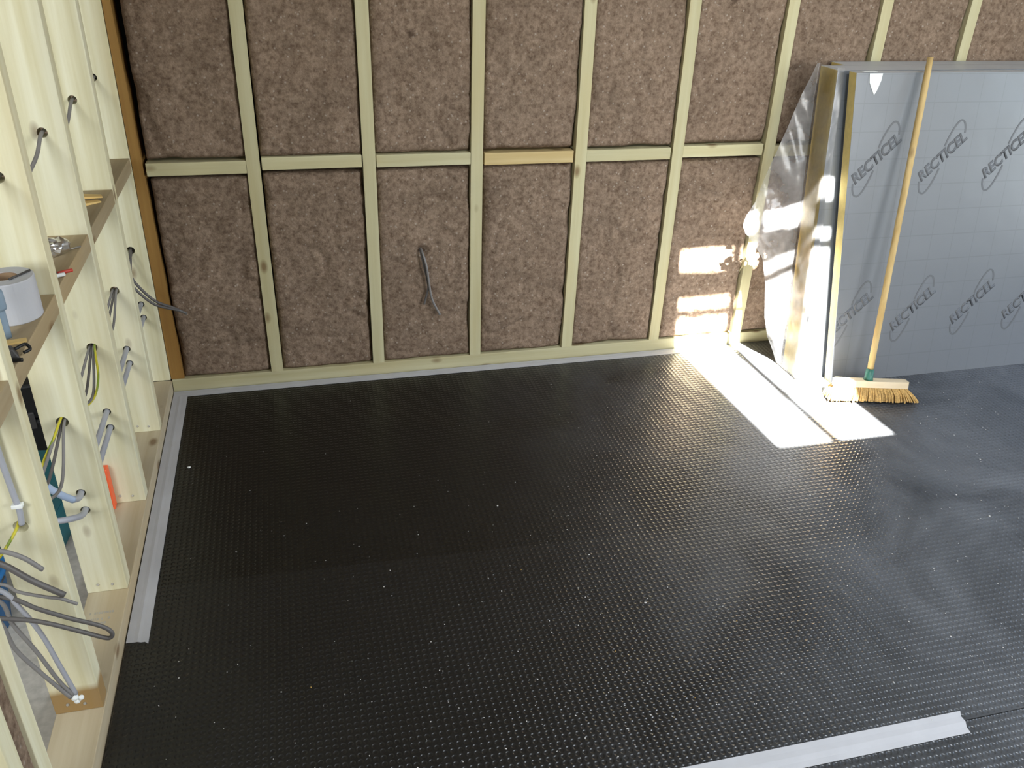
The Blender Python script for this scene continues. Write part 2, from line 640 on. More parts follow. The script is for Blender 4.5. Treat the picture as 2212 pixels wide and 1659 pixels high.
def film_material(lo=0.10, hi=0.42):
    """clear polythene: mostly see-through, a milky scatter and a sharp sheen"""
    m = bpy.data.materials.new('clear_polythene')
    m.use_nodes = True
    N, L = m.node_tree.nodes, m.node_tree.links
    N.remove(N['Principled BSDF'])
    out = N['Material Output']
    tr = N.new('ShaderNodeBsdfTransparent')
    tr.inputs[0].default_value = (0.93, 0.93, 0.93, 1)
    tl = N.new('ShaderNodeBsdfTranslucent')
    tl.inputs[0].default_value = (0.75, 0.75, 0.76, 1)
    df = N.new('ShaderNodeBsdfDiffuse')
    df.inputs[0].default_value = (0.72, 0.72, 0.74, 1)
    gl = N.new('ShaderNodeBsdfGlossy')
    gl.inputs['Roughness'].default_value = 0.16
    m1 = N.new('ShaderNodeMixShader')
    m1.inputs[0].default_value = 0.5
    L.new(tl.outputs[0], m1.inputs[1])
    L.new(df.outputs[0], m1.inputs[2])
    geo = N.new('ShaderNodeNewGeometry')
    nz = N.new('ShaderNodeTexNoise')
    nz.inputs['Scale'].default_value = 11
    nz.inputs['Detail'].default_value = 4
    L.new(geo.outputs['Position'], nz.inputs['Vector'])
    r = N.new('ShaderNodeMapRange')
    r.inputs[1].default_value = 0.35
    r.inputs[2].default_value = 0.72
    r.inputs[3].default_value = lo
    r.inputs[4].default_value = hi
    L.new(nz.outputs['Fac'], r.inputs[0])
    m2 = N.new('ShaderNodeMixShader')
    L.new(r.outputs[0], m2.inputs[0])
    L.new(tr.outputs[0], m2.inputs[1])
    L.new(m1.outputs[0], m2.inputs[2])
    fr = N.new('ShaderNodeFresnel')
    fr.inputs[0].default_value = 1.5
    bp = N.new('ShaderNodeBump')
    bp.inputs['Strength'].default_value = 0.3
    bp.inputs['Distance'].default_value = 0.01
    L.new(nz.outputs['Fac'], bp.inputs['Height'])
    L.new(bp.outputs[0], gl.inputs['Normal'])
    m3 = N.new('ShaderNodeMixShader')
    L.new(fr.outputs[0], m3.inputs[0])
    L.new(m2.outputs[0], m3.inputs[1])
    L.new(gl.outputs[0], m3.inputs[2])
    L.new(m3.outputs[0], out.inputs[0])
    return m


M['film'] = film_material(0.22, 0.55)
M['film_thin'] = film_material(0.02, 0.30)

# ------------------------------------------------------------------ setting
FZ = -0.012
WL, WR, WN, CZ = -2.4, 5.3, -4.6, 2.6


def slab(name, boxes, mat):
    bm = bmesh.new()
    for a, b in boxes:
        hexa(bm, box8(a, b))
    return struct(link(name, bm_mesh(bm, name), mat))


slab('floor', [((WL, WN, FZ - 0.12), (WR, 0.25, FZ))], M['concrete'])
slab('wall_back', [((WL, 0.105, FZ), (WR, 0.25, CZ))], M['sheathing'])
slab('wall_left', [((WL - 0.12, WN, FZ), (WL, 0.25, CZ))], M['plaster'])
slab('wall_right', [((WR, WN, FZ), (WR + 0.12, -2.65, CZ)), ((WR, -0.55, FZ), (WR + 0.12, 0.25, CZ)),
                    ((WR, -2.65, FZ), (WR + 0.12, -0.55, 0.45)), ((WR, -2.65, 2.15), (WR + 0.12, -0.55, CZ))], M['plaster'])
# near wall, behind the camera: left step added to bring its window light nearer the studs; an opening in each half
slab('wall_near', [((WL, -3.45, FZ), (-1.65, -3.3, CZ)), ((-1.65, -3.45, FZ), (-0.45, -3.3, 1.2)), ((-1.65, -3.45, 2.1), (-0.45, -3.3, CZ)),
                   ((-0.45, -3.45, FZ), (-0.30, -3.3, CZ)), ((-0.45, WN, FZ), (-0.30, -3.451, CZ)),
                   ((-0.45, WN - 0.15, FZ), (2.75, WN, CZ)), ((2.75, WN - 0.15, FZ), (4.65, WN, 0.9)),
                   ((2.75, WN - 0.15, 2.1), (4.65, WN, CZ)), ((4.65, WN - 0.15, FZ), (WR, WN, CZ))], M['plaster'])
# unseen overhang added outside the near wall to block high sun at its openings
slab('sun_shield_1', [((-0.29, WN - 2.3, 2.25), (WR + 0.1, WN - 0.152, 2.35)), ((WL - 0.1, WN - 2.3, 2.25), (-0.46, -3.452, 2.35))], M['plaster'])
# ceiling with the roof window the sun comes through
ry0, ry1 = -2.772, -1.572
xl0, xr0, xl1, xr1 = 2.052, 2.532, 1.992, 2.470      # left and right edges of the opening at ry0 and ry1


def prism_slab(name, quads, z0, z1, mat):
    bm = bmesh.new()
    for q in quads:
        hexa(bm, [(x, y, z0) for x, y in q] + [(x, y, z1) for x, y in q])
    return struct(link(name, bm_mesh(bm, name), mat))


def rx(f, y):
    """x at fraction f across the opening, at depth y"""
    t = (y - ry0) / (ry1 - ry0)
    a, b = xl0 + (xl1 - xl0) * t, xr0 + (xr1 - xr0) * t
    return a + (b - a) * f


prism_slab('ceiling', [[(WL, WN), (WR, WN), (WR, ry0), (WL, ry0)], [(WL, ry1), (WR, ry1), (WR, 0.25), (WL, 0.25)],
                       [(WL, ry0), (xl0, ry0), (xl1, ry1), (WL, ry1)], [(xr0, ry0), (WR, ry0), (WR, ry1), (xr1, ry1)]], CZ, CZ + 0.05, M['plaster'])
bars = [[(2.268, ry0), (2.304, ry0), (2.268, ry1), (2.232, ry1)]]
for ya, yb in ((-1.738, -1.652), (-1.808, -1.782)):
    bars.append([(rx(0, ya), ya), (rx(1, ya), ya), (rx(1, yb), yb), (rx(0, yb), yb)])
prism_slab('window_1', bars, CZ, CZ + 0.02, M['frame_white'])

# ------------------------------------------------------------------ membrane sheets on the floor


def sheet(name, quad, z0, z1, mat, label, cat, group=None):
    cx = sum(p[0] for p in quad) / 4
    cy = sum(p[1] for p in quad) / 4
    bm = bmesh.new()
    hexa(bm, [(x - cx, y - cy, z0) for x, y in quad] + [(x - cx, y - cy, z1) for x, y in quad], 0)
    o = link(name, bm_mesh(bm, name), mat, None, (cx, cy, 0))
    return tag(o, label, cat, group)


g = 'black membrane sheets on the floor'
sheet('floor_membrane', [(0.009, -1.128), (WR - 0.02, -1.335), (WR - 0.02, -0.004), (0.009, -0.004)], FZ, 0.0, M['membrane'],
      'darkest black studded membrane sheet, reaching the wool wall', 'floor membrane', g)
sheet('floor_membrane', [(0.009, -2.015), (WR - 0.02, -2.015), (WR - 0.02, -1.337), (0.009, -1.130)], FZ, 0.0016, M['membrane_worn'],
      'black studded membrane sheet across the middle of the floor, speckled with dust', 'floor membrane', g)
sheet('floor_membrane', [(0.009, -3.4), (WR - 0.02, -3.4), (WR - 0.02, -2.017), (0.009, -2.017)], FZ, 0.0, M['membrane_worn'],
      'black membrane sheet nearest the viewer, beyond the white tape at bottom right', 'floor membrane', g)


def tape(name, quad, nx, ny, z, label, ragged=0.0, seed=1, bow=0.0004):
    """thin tape laid flat: outline quad (four xy corners), slight creases and torn end"""
    rnd = random.Random(seed)
    cx = sum(p[0] for p in quad) / 4
    cy = sum(p[1] for p in quad) / 4
    a, b, c, d = [Vector((p[0] - cx, p[1] - cy, 0)) for p in quad]
    bm = bmesh.new()
    top, bot = [], []
    for j in range(ny + 1):
        v = j / ny
        rt, rb = [], []
        for i in range(nx + 1):
            u = i / nx
            p = (a * (1 - u) + b * u) * (1 - v) + (d * (1 - u) + c * u) * v
            if j == 0 and ragged:
                p = p + (d - a).normalized() * rnd.uniform(-ragged, ragged)
            h = bow * (1 + noise.noise(Vector((p.x * 30, p.y * 6, seed)))) + (bow * 2.2 if i == nx // 2 else 0)
            rt.append(bm.verts.new((p.x, p.y, z + 0.0006 + h)))
            rb.append(bm.verts.new((p.x, p.y, z)))
        top.append(rt)
        bot.append(rb)
    for j in range(ny):
        for i in range(nx):
            bm.faces.new((top[j][i], top[j][i + 1], top[j + 1][i + 1], top[j + 1][i]))
            bm.faces.new((bot[j][i], bot[j + 1][i], bot[j + 1][i + 1], bot[j][i + 1]))
    for j in range(ny):
        bm.faces.new((top[j][0], top[j + 1][0], bot[j + 1][0], bot[j][0]))
        bm.faces.new((top[j][nx], bot[j][nx], bot[j + 1][nx], top[j + 1][nx]))
    for i in range(nx):
        bm.faces.new((top[0][i], bot[0][i], bot[0][i + 1], top[0][i + 1]))
        bm.faces.new((top[ny][i], top[ny][i + 1], bot[ny][i + 1], bot[ny][i]))
    o = link(name, bm_mesh(bm, name), M['white_tape'], None, (cx, cy, 0))
    return tag(o, label, 'tape', 'white tape strips on the membrane')


tape('joint_tape', [(2.30, -0.052), (2.30, -0.006), (0.006, -0.006), (0.006, -0.050)], 4, 60, 0.0002,
     'long white tape strip along the foot of the wool wall', 0.004, 3)
tape('joint_tape', [(0.007, -1.336), (0.062, -1.345), (0.059, -0.0505), (0.006, -0.0505)], 6, 60, 0.0018,
     'white tape strip with a torn end beside the left stud wall', 0.004, 5)
tape('joint_tape', [(1.99, -1.990), (1.97, -2.050), (0.9, -2.046), (0.9, -1.986)], 4, 40, 0.0018,
     'white tape strip at the bottom right, joining the two nearest sheets', 0.003, 8)

# ------------------------------------------------------------------ back wall framing and wool
STUD_X = [0.4 * k for k in range(1, 13)]
ORD = ['first', 'second', 'third', 'fourth', 'fifth', 'sixth', 'seventh', 'eighth', 'ninth', 'tenth', 'eleventh', 'twelfth']
HW = 0.0225
ZP, ZT = 0.05, 2.55
NZ0, NZ1 = 0.842, 0.887
rnd = random.Random(11)

o = box_obj('sole_plate', (0.004, 0.0005, FZ), (WR - 0.02, 0.100, ZP), M['wall_x'], bevel=0.002)
tag(o, 'pale timber sole plate lying along the foot of the wool wall', 'timber')
o = box_obj('top_plate', (0.004, 0.0005, ZT + 0.001), (WR - 0.02, 0.100, CZ - 0.001), M['wood_x'], bevel=0.002)
tag(o, 'timber head plate along the top of the wool wall', 'timber')
bm = bmesh.new()
hexa(bm, box8((-0.0225, -0.045, 0), (0.0255, 0.0475, ZT - ZP - 0.001)), 0)
for v in bm.verts:
    if v.co.x > 0 and v.co.z > 1:
        v.co.x = -0.019
    elif v.co.x < 0 and v.co.z > 1:
        v.co.x = -0.0228
o = link('wall_stud', bm_mesh(bm, 'wall_stud'), M['wood_orange'], None, (0.0245, 0.0525, ZP + 0.0005))
tag(o, 'orange-brown timber stud in the corner between the two walls', 'timber stud', 'studs of the wool wall')


def bent_stud(x, seed):
    r = random.Random(seed)
    amp = r.uniform(-0.004, 0.004)
    bm = bmesh.new()
    n = 14
    rings = []
    for i in range(n + 1):
        z = (ZT - ZP - 0.0005) * i / n
        dx = amp * math.sin(math.pi * i / n * 1.7) if z < 2.3 else 0
        h = HW
        rings.append([bm.verts.new((sx * h + dx, sy, z)) for sx, sy in ((-1, 0.0), (1, 0.0), (1, 0.1), (-1, 0.1))])
    for a, b in zip(rings, rings[1:]):
        for k in range(4):
            bm.faces.new((a[k], a[(k + 1) % 4], b[(k + 1) % 4], b[k]))
    bm.faces.new(rings[0][::-1])
    bm.faces.new(rings[-1])
    return link('wall_stud', bm_mesh(bm, 'wall_stud'), M['wall_z'], None, (x, 0, ZP + 0.0005))


for k, x in enumerate(STUD_X):
    o = bent_stud(x, 100 + k)
    if k < 6:
        lab = 'pale timber stud in the wool wall, %s to the right of the left corner' % ORD[k]
    elif k < 8:
        lab = ('pale timber stud showing above the left end of the grey boards', 'pale timber stud showing above the grey boards at the right edge')[k - 6]
    else:
        lab = 'pale timber stud of the wool wall behind the grey boards, %s from the left corner' % ORD[k]
    tag(o, lab, 'timber stud', 'studs of the wool wall')

XS = [0.0245] + STUD_X
for k in range(8):
    x0 = (0.0415 if k == 0 else XS[k] + HW) + 0.0035
    x1 = XS[k + 1] - HW - 0.0035
    dz = rnd.uniform(-0.005, 0.005) + [-0.002, 0.006, 0, 0, 0, 0.004, 0, 0][k]
    o = box_obj('nogging', (x0, 0.001, NZ0 + dz), (x1, 0.1, NZ1 + dz), M['wood_x_orange'] if k == 3 else M['wall_x'], bevel=0.002)
    lab = ['pale crosspiece between the orange corner stud and the first pale stud',
           'pale crosspiece between the first and second studs of the wool wall',
           'pale crosspiece between the second and third studs of the wool wall',
           'more orange crosspiece between the third and fourth studs of the wool wall',
           'whitish crosspiece between the fourth and fifth studs of the wool wall',
           'pale crosspiece between the fifth and sixth studs of the wool wall',
           'crosspiece of the wool wall ending behind the clear plastic sheet',
           'crosspiece of the wool wall hidden behind the grey boards'][k]
    tag(o, lab, 'timber crosspiece', 'crosspieces of the wool wall')


def batt(x0, x1, z0, z1, seed, hole=None):
    """soft mineral wool slab pushed into a bay: lumpy front, rounded edges"""
    step = 0.011
    nx = max(4, int((x1 - x0) / step))
    nz = max(4, int((z1 - z0) / step))
    bm = bmesh.new()
    front = []
    cx, cz = (x0 + x1) / 2, z0
    for j in range(nz + 1):
        row = []
        for i in range(nx + 1):
            x = x0 + (x1 - x0) * i / nx
            z = z0 + (z1 - z0) * j / nz
            d = min(x - x0, x1 - x, z - z0, z1 - z)
            s = Vector((x * 9, seed * 3.1, z * 9))
            y = 0.007 + 0.006 * noise.noise(s) + 0.0045 * noise.noise(s * 3.3) + 0.0025 * noise.noise(s * 8.1)
            rg = noise.noise(Vector((x * 5.5, seed * 1.7 + 20, z * 5.5)))
            y += 0.016 * max(0.0, 0.07 - abs(rg)) / 0.07 * (0.5 + 0.5 * noise.noise(s * 0.4 + Vector((7, 7, 7))))
            loose = noise.noise(Vector((x * 7 + 3, seed * 2.3 + 5, z * 7)))          # tight in places, gaping in others
            ed = 0.010 + 0.016 * max(0.0, 0.35 + loose)
            if d < ed:
                y += (0.010 + 0.030 * max(0.0, loose)) * (1 - d / ed) ** 2
            if hole:
                hd = math.hypot(x - hole[0], z - hole[1])
                if hd < 0.028:
                    y += 0.03 * (1 - hd / 0.028)
            row.append(bm.verts.new((x - cx, max(0.0015, y), z - cz)))
        front.append(row)
    for j in range(nz):
        for i in range(nx):
            bm.faces.new((front[j][i], front[j][i + 1], front[j + 1][i + 1], front[j + 1][i]))
    # sides and back
    loop = front[0][:] + [r[-1] for r in front[1:]] + front[-1][-2::-1] + [r[0] for r in front[-2:0:-1]]
    bk = [bm.verts.new((v.co.x, 0.1, v.co.z)) for v in loop]
    n = len(loop)
    for k in range(n):
        bm.faces.new((loop[(k + 1) % n], loop[k], bk[k], bk[(k + 1) % n]))
    bm.faces.new(bk)
    me = bm_mesh(bm, 'wool_batt', True)
    return link('wool_batt', me, M['wool'], None, (cx, 0, cz))


BAYS = ['between the corner stud and the first stud', 'between the first and second studs', 'between the second and third studs',
        'between the third and fourth studs', 'between the fourth and fifth studs', 'between the fifth and sixth studs',
        'right of the sixth stud', 'above the grey boards at the right']
for k in range(8):
    x0 = (0.0495 if k == 0 else XS[k] + HW) + 0.002
    x1 = XS[k + 1] - HW - 0.002
    b = batt(x0, x1, ZP + 0.002, NZ0 - 0.010 + (0 if k != 0 else -0.006), 10 + k, hole=(0.985, 0.516) if k == 2 else None)
    tag(b, 'lower brown mineral wool slab ' + (BAYS[k] if k < 6 else 'behind the plastic sheet and boards' if k == 6 else 'hidden behind the grey boards'),
        'insulation', 'wool slabs of the back wall')
    b = batt(x0, x1, NZ1 + 0.009, ZT - 0.01, 40 + k)
    tag(b, 'upper brown mineral wool slab ' + BAYS[k], 'insulation', 'wool slabs of the back wall')
b = batt(3.2 + HW + 0.002, 3.6 - HW - 0.002, NZ1 + 0.009, ZT - 0.01, 61)
tag(b, 'upper brown mineral wool slab at the top right corner of the photo', 'insulation', 'wool slabs of the back wall')

# cables hanging out of the wool
t = empty('hanging_cable', (0.985, 0.02, 0.514))
tube_obj('cable_strand', [(0.984, 0.03, 0.520), (0.986, -0.008, 0.512), (0.998, -0.022, 0.464), (1.009, -0.02, 0.376), (1.021, -0.016, 0.316), (1.049, -0.018, 0.254)], 0.0046, M['cable_grey'], t)
tube_obj('cable_strand', [(0.981, 0.03, 0.520), (0.981, -0.002, 0.508), (0.990, -0.012, 0.464), (1.005, -0.012, 0.380), (0.997, -0.010, 0.335), (0.988, -0.012, 0.300)], 0.0042, M['cable_dark'], t)
tag(t, 'grey cable hanging out of a hole in the lower wool slab', 'cable')

# ------------------------------------------------------------------ left stud wall


def cut_holes(o, holes):
    """drill holes along y through the stud: (x, z, radius)"""
    for x, z, r in holes:
        bm = bmesh.new()
        bmesh.ops.create_cone(bm, cap_ends=True, segments=20, radius1=r, radius2=r, depth=0.2,
                              matrix=Matrix.Translation((x, o.location.y, z)) @ Matrix.Rotation(math.pi / 2, 4, 'X'))
        me = bm_mesh(bm, 'cutter')
        c = bpy.data.objects.new('cutter', me)
        COL.objects.link(c)
        md = o.modifiers.new('b', 'BOOLEAN')
        md.operation = 'DIFFERENCE'
        md.solver = 'EXACT'
        md.object = c
    bpy.context.view_layer.update()
    dg = bpy.context.evaluated_depsgraph_get()
    me2 = bpy.data.meshes.new_from_object(o.evaluated_get(dg))
    cs = [md.object for md in o.modifiers]
    o.modifiers.clear()
    old = o.data
    o.data = me2
    for c in cs:
        bpy.data.objects.remove(c)
    bpy.data.meshes.remove(old)


HX = -0.053
LY = [0.0, -0.370, -0.780, -1.180, -1.580]      # near faces, from the corner towards the viewer
LN = ['far corner stud of the left wall, with a grey cable hanging out of it',
      'second stud of the left wall from the far corner, two straight pipes through it',
      'third stud of the left wall from the far corner, a yellow-green wire beside it',
      'fourth stud of the left wall from the far corner, with bent pipes entering it',
      'nearest full stud of the left wall, with a brown foot and cable tails before it']
for k, y in enumerate(LY):
    o = box_obj('partition_stud', (-0.1, y, ZP + 0.0005), (0.0, y + 0.045, ZT), M['wood_z_stained'] if k == 4 else M['wood_z'], bevel=0.0015)
    hl = [(HX - (0.012 if k == 0 else 0.006 if k == 1 else 0), 1.165, 0.0125), (HX, 0.58, 0.014)]
    if k < 4:
        hl += [(HX, 0.373, 0.0115), (HX, 0.320, 0.0115)]
    cut_holes(o, hl)
    tag(o, LN[k], 'timber stud', 'studs of the left wall')
    # two screw heads skewed through the foot
    if k in (1, 2, 3, 4):
        for sx in (-0.07, -0.035):
            bm = bmesh.new()
            bmesh.ops.create_cone(bm, cap_ends=True, segments=12, radius1=0.0042, radius2=0.003, depth=0.004,
                                  matrix=Matrix.Rotation(math.radians(60), 4, 'X'))
            link('screw_head', bm_mesh(bm, 'screw_head'), M['screw'], o, (sx + 0.05, -0.0225 - 0.0008, 0.022 + 0.004 * (sx < -0.05)))
o = box_obj('partition_stud', (-0.1, -1.945, ZP + 0.0005), (0.0, -1.900, ZT), M['wood_z'], bevel=0.0015)
tag(o, 'stud at the bottom left corner, right of the strip of brown wool', 'timber stud', 'studs of the left wall')
o = box_obj('partition_stud', (-0.1, -2.04, ZP + 0.0005), (0.0, -1.995, ZT), M['wood_z'], bevel=0.0015)
tag(o, 'stud at the extreme bottom left, left of the strip of brown wool', 'timber stud', 'studs of the left wall')
bm = bmesh.new()
hexa(bm, box8((-0.098, -1.9935, 0), (-0.006, -1.9465, ZT - ZP - 0.01)), 0.004)
o = link('wool_strip', bm_mesh(bm, 'wool_strip'), M['wool'], None, (0, 0, ZP + 0.001))
tag(o, 'narrow strip of brown wool squeezed between two studs at bottom left', 'insulation')

o = box_obj('sole_plate', (-0.1, -3.25, FZ), (0.003, -0.0005, ZP), M['plate_y'], bevel=0.002)
tag(o, 'pale timber sole plate running along the foot of the left stud wall', 'timber')
rs = random.Random(5)
for row, (yy, ln) in enumerate(((-1.262, 0.060), (-1.285, 0.052), (-1.30, 0.045))):
    bm = bmesh.new()
    x = -0.082
    while x < -0.082 + ln:
        w = rs.uniform(0.002, 0.005)
        if rs.random() < 0.93:
            hexa(bm, box8((x, yy - 0.004, 0), (x + w, yy + 0.004, 0.0003)))
        x += w + 0.0018
    s = link('stamp_print', bm_mesh(bm, 'stamp_print'), M['ink'], o, (0 - o.location.x, 0 - o.location.y, ZP + 0.0002 - o.location.z))
    s['label'] = 'faint grey stamped print'
o = box_obj('top_plate', (-0.1, -3.3, ZT + 0.001), (0.003, -0.0005, CZ - 0.001), M['wood_y'], bevel=0.002)
tag(o, 'timber head plate along the top of the left stud wall', 'timber')

LG = [(-0.3245, -0.0005), (-0.7345, -0.3705), (-1.1345, -0.7805), (-1.5345, -1.1805), (-1.8995, -1.5805)]
LL = ['farthest crosspiece of the left stud wall, bare, in the corner', 'crosspiece of the left wall carrying the orange wooden wedges',
      'crosspiece of the left wall carrying the crumpled silver foil', 'crosspiece of the left wall carrying the roll of white tape',
      'nearest crosspiece of the left wall, cut by the left edge of the photo']
for (y0, y1), lab in zip(LG, LL):
    o = box_obj('nogging', (-0.1, y0, 0.860), (0.0, y1, 0.905), M['nog_brown'], bevel=0.002)
    tag(o, lab, 'timber crosspiece', 'crosspieces of the left wall')
TOPZ = 0.9052

# ---- services through the left wall
for z, first in ((0.373, True), (0.320, False)):
    if first:
        pts = [(HX, 0.04, z), (HX, -0.3, z), (HX, -0.75, z), (HX, -1.12, z), (HX, -1.165, z), (-0.052, -1.205, z + 0.004), (-0.056, -1.238, z + 0.022),
               (-0.073, -1.262, z + 0.058), (-0.094, -1.280, z + 0.105), (-0.112, -1.285, z + 0.19), (-0.122, -1.285, z + 0.29), (-0.127, -1.285, z + 0.36)]
        lab = 'pale pipe through the left studs, bending up behind the crosspiece'
    else:
        pts = [(HX, 0.04, z), (HX, -0.3, z), (HX, -0.75, z), (HX, -1.12, z), (HX, -1.165, z), (-0.051, -1.215, z + 0.012), (-0.057, -1.262, z + 0.038),
               (-0.082, -1.290, z + 0.055), (-0.12, -1.30, z + 0.066), (-0.2, -1.30, z + 0.075)]
        lab = 'lower grey pipe through the left studs, curling away to the left'
    t = empty('water_pipe', (HX, -0.4, z))
    cut = 7 if first else 10
    if first:
        tube_obj('pipe_run', pts[:7], 0.0078, M['pipe_grey'], t)
        b = tube_obj('pipe_bend', pts[6:], 0.0088, M['pipe_blue'], t)
        b['label'] = 'pale blue bend of pipe'
    else:
        tube_obj('pipe_run', pts, 0.0078, M['pipe_grey'], t)
    tag(t, lab, 'pipe', 'pipes through the left wall')


def run(z, dx, sag, r, mat, ys, seed, tail=None):
    rn = random.Random(seed)
    pts = []
    for a, b in zip(ys, ys[1:]):
        pts += [(HX + dx, a + 0.022, z + dx * 0.2), (HX + dx * 1.0, a - 0.02, z - 0.001)]
        m = (a + 0.0 + b + 0.045) / 2
        s = sag * rn.uniform(0.7, 1.2)
        pts.append((HX + dx * 2.2 + rn.uniform(-0.006, 0.006), m, z - s))
        pts.append((HX + dx, b + 0.065, z - 0.003))
    pts.append((HX + dx, ys[-1] + 0.022, z))
    if tail:
        pts += tail
    return pts


YS = [-0.0, -0.37, -0.78, -1.18, -1.58]
# upper cable
for k, (dx, lab) in enumerate(((0.002, 'single grey cable through the upper row of holes in the left studs'),)):
    o = tube_obj('electric_cable', [(-0.062, 0.03, 1.165), (-0.063, -0.02, 1.160), (-0.066, -0.18, 1.10), (-0.060, -0.30, 1.158), (-0.060, -0.35, 1.165), (-0.060, -0.392, 1.160),
                                    (-0.064, -0.47, 1.118), (-0.07, -0.58, 1.10), (-0.056, -0.70, 1.155), (-0.054, -0.755, 1.165), (-0.054, -0.80, 1.160), (-0.060, -0.86, 1.122),
                                    (-0.075, -0.98, 1.09), (-0.056, -1.10, 1.155), (-0.054, -1.155, 1.165), (-0.054, -1.2, 1.162), (-0.06, -1.35, 1.11), (-0.055, -1.50, 1.158), (-0.054, -1.56, 1.165)],
                 0.0048, M['cable_grey'])
    tag(o, lab, 'cable', 'cables through the left wall')
# lower bunch
labs = ['left grey cable of the bunch in the lower holes of the left studs', 'middle grey cable of the bunch in the lower holes of the left studs',
        'right grey cable of the bunch in the lower holes of the left studs']
for k, dx in enumerate((-0.0065, 0.0, 0.0065)):
    p = run(0.58 - 0.003 * (k == 1), dx, 0.045 + 0.012 * k, 0.004, None, YS[1:], 30 + k)
    o = tube_obj('electric_cable', p, 0.0037, M['cable_dark'] if k == 1 else M['cable_grey'])
    tag(o, labs[k], 'cable', 'cables through the left wall')
# earth wire
o = tube_obj('earth_wire', [(-0.044, -0.74, 0.587), (-0.044, -0.785, 0.588), (-0.036, -0.83, 0.575), (-0.024, -0.90, 0.548), (-0.030, -0.96, 0.520), (-0.050, -1.05, 0.53), (-0.052, -1.12, 0.578),
                            (-0.053, -1.16, 0.590), (-0.054, -1.195, 0.590), (-0.062, -1.24, 0.572), (-0.078, -1.29, 0.546), (-0.086, -1.32, 0.515), (-0.085, -1.40, 0.50), (-0.06, -1.50, 0.565),
                            (-0.056, -1.56, 0.588), (-0.056, -1.60, 0.586), (-0.078, -1.625, 0.558), (-0.105, -1.64, 0.53)], 0.0030, M['earth'])
tag(o, 'yellow and green earth wire looping between the left studs', 'wire')
# cable out of the corner stud
t = empty('loose_cable', (-0.053, 0.02, 0.58))
tube_obj('cable_strand', [(-0.053, 0.03, 0.582), (-0.053, -0.01, 0.580), (-0.050, -0.055, 0.560), (-0.052, -0.08, 0.517), (-0.034, -0.08, 0.473), (0.011, -0.08, 0.416), (0.068, -0.08, 0.385), (0.110, -0.08, 0.358)], 0.0050, M['cable_dark'], t, sides=10)
tube_obj('cable_strand', [(-0.050, 0.03, 0.577), (-0.058, -0.03, 0.55), (-0.060, -0.085, 0.506), (-0.045, -0.088, 0.468), (0.006, -0.088, 0.408), (0.068, -0.086, 0.382), (0.090, -0.084, 0.374)], 0.0048, M['cable_dark'], t)
tag(t, 'dark grey cable hanging from the corner stud in front of the wool', 'cable')

# ---- cable tails before the nearest stud
t = empty('surface_cable', (-0.045, -1.588, 0.6))
tube_obj('cable_run', [(-0.052, -1.59, 0.90), (-0.049, -1.588, 0.80), (-0.0478, -1.588, 0.735), (-0.045, -1.588, 0.66), (-0.043, -1.589, 0.625), (-0.046, -1.590, 0.592)], 0.0058, M['pipe_grey'], t)
bm = bmesh.new()
hexa(bm, box8((-0.010, -0.008, -0.004), (0.010, 0.0065, 0.004)), 0.0015)
c = link('cable_clip', bm_mesh(bm, 'cable_clip'), M['white_paper'], t, (0.001, -0.0005, 0.037))
c['label'] = 'white cable clip'
tag(t, 'pale grey cable clipped down the face of the nearest stud', 'cable')

TAIL = [
    ('straight grey cable tail, topmost of those poking out before the nearest stud', [(-0.16, -1.70, 0.64), (-0.10, -1.69, 0.617), (-0.061, -1.68, 0.602), (-0.027, -1.68, 0.580), (0.0, -1.68, 0.546)], 0.0048, 'cable_grey'),
    ('thick dark grey cable tail, second from the top before the nearest stud', [(-0.17, -1.70, 0.62), (-0.11, -1.69, 0.598), (-0.067, -1.68, 0.572), (-0.023, -1.68, 0.522), (0.024, -1.68, 0.477)], 0.0062, 'cable_dark'),
    ('thin wavy grey cable tail between the thick tail and the looped cable', [(-0.17, -1.70, 0.57), (-0.078, -1.68, 0.524), (-0.053, -1.68, 0.500), (-0.008, -1.68, 0.478), (0.014, -1.68, 0.470), (0.042, -1.68, 0.450)], 0.0034, 'cable_grey'),
    ('dark grey cable doubled back in a long loop over the sole plate', [(-0.15, -1.67, 0.50), (-0.079, -1.66, 0.470), (-0.038, -1.66, 0.435), (0.013, -1.66, 0.399), (0.055, -1.66, 0.374), (0.076, -1.66, 0.357), (0.083, -1.66, 0.342),
                                                     (0.078, -1.66, 0.332), (0.066, -1.66, 0.334), (0.030, -1.664, 0.362), (-0.027, -1.668, 0.402), (-0.07, -1.672, 0.424), (-0.15, -1.68, 0.455)], 0.0046, 'cable_dark'),
    ('right cable of the three tied together at the foot of the nearest stud', [(-0.16, -1.67, 0.55), (-0.091, -1.66, 0.493), (-0.069, -1.66, 0.447), (-0.045, -1.66, 0.367), (-0.030, -1.66, 0.272), (-0.0175, -1.658, 0.186)], 0.0050, 'pipe_grey'),
    ('middle cable of the three tied together at the foot of the nearest stud', [(-0.16, -1.68, 0.53), (-0.095, -1.67, 0.476), (-0.085, -1.67, 0.413), (-0.061, -1.668, 0.332), (-0.040, -1.664, 0.240), (-0.022, -1.662, 0.188)], 0.0042, 'cable_grey'),
    ('left cable of the three tied together at the foot of the nearest stud', [(-0.17, -1.69, 0.50), (-0.106, -1.68, 0.442), (-0.093, -1.675, 0.352), (-0.066, -1.672, 0.280), (-0.042, -1.668, 0.222), (-0.026, -1.666, 0.186)], 0.0044, 'cable_grey'),
]
for lab, pts, r, mk in TAIL:
    pts = [(-0.24, pts[0][1] - 0.01, pts[0][2] + 0.01)] + pts
    o = tube_obj('cable_tail', pts, r, M[mk])
    tag(o, lab, 'cable', 'cable tails before the nearest stud')
bm = bmesh.new()
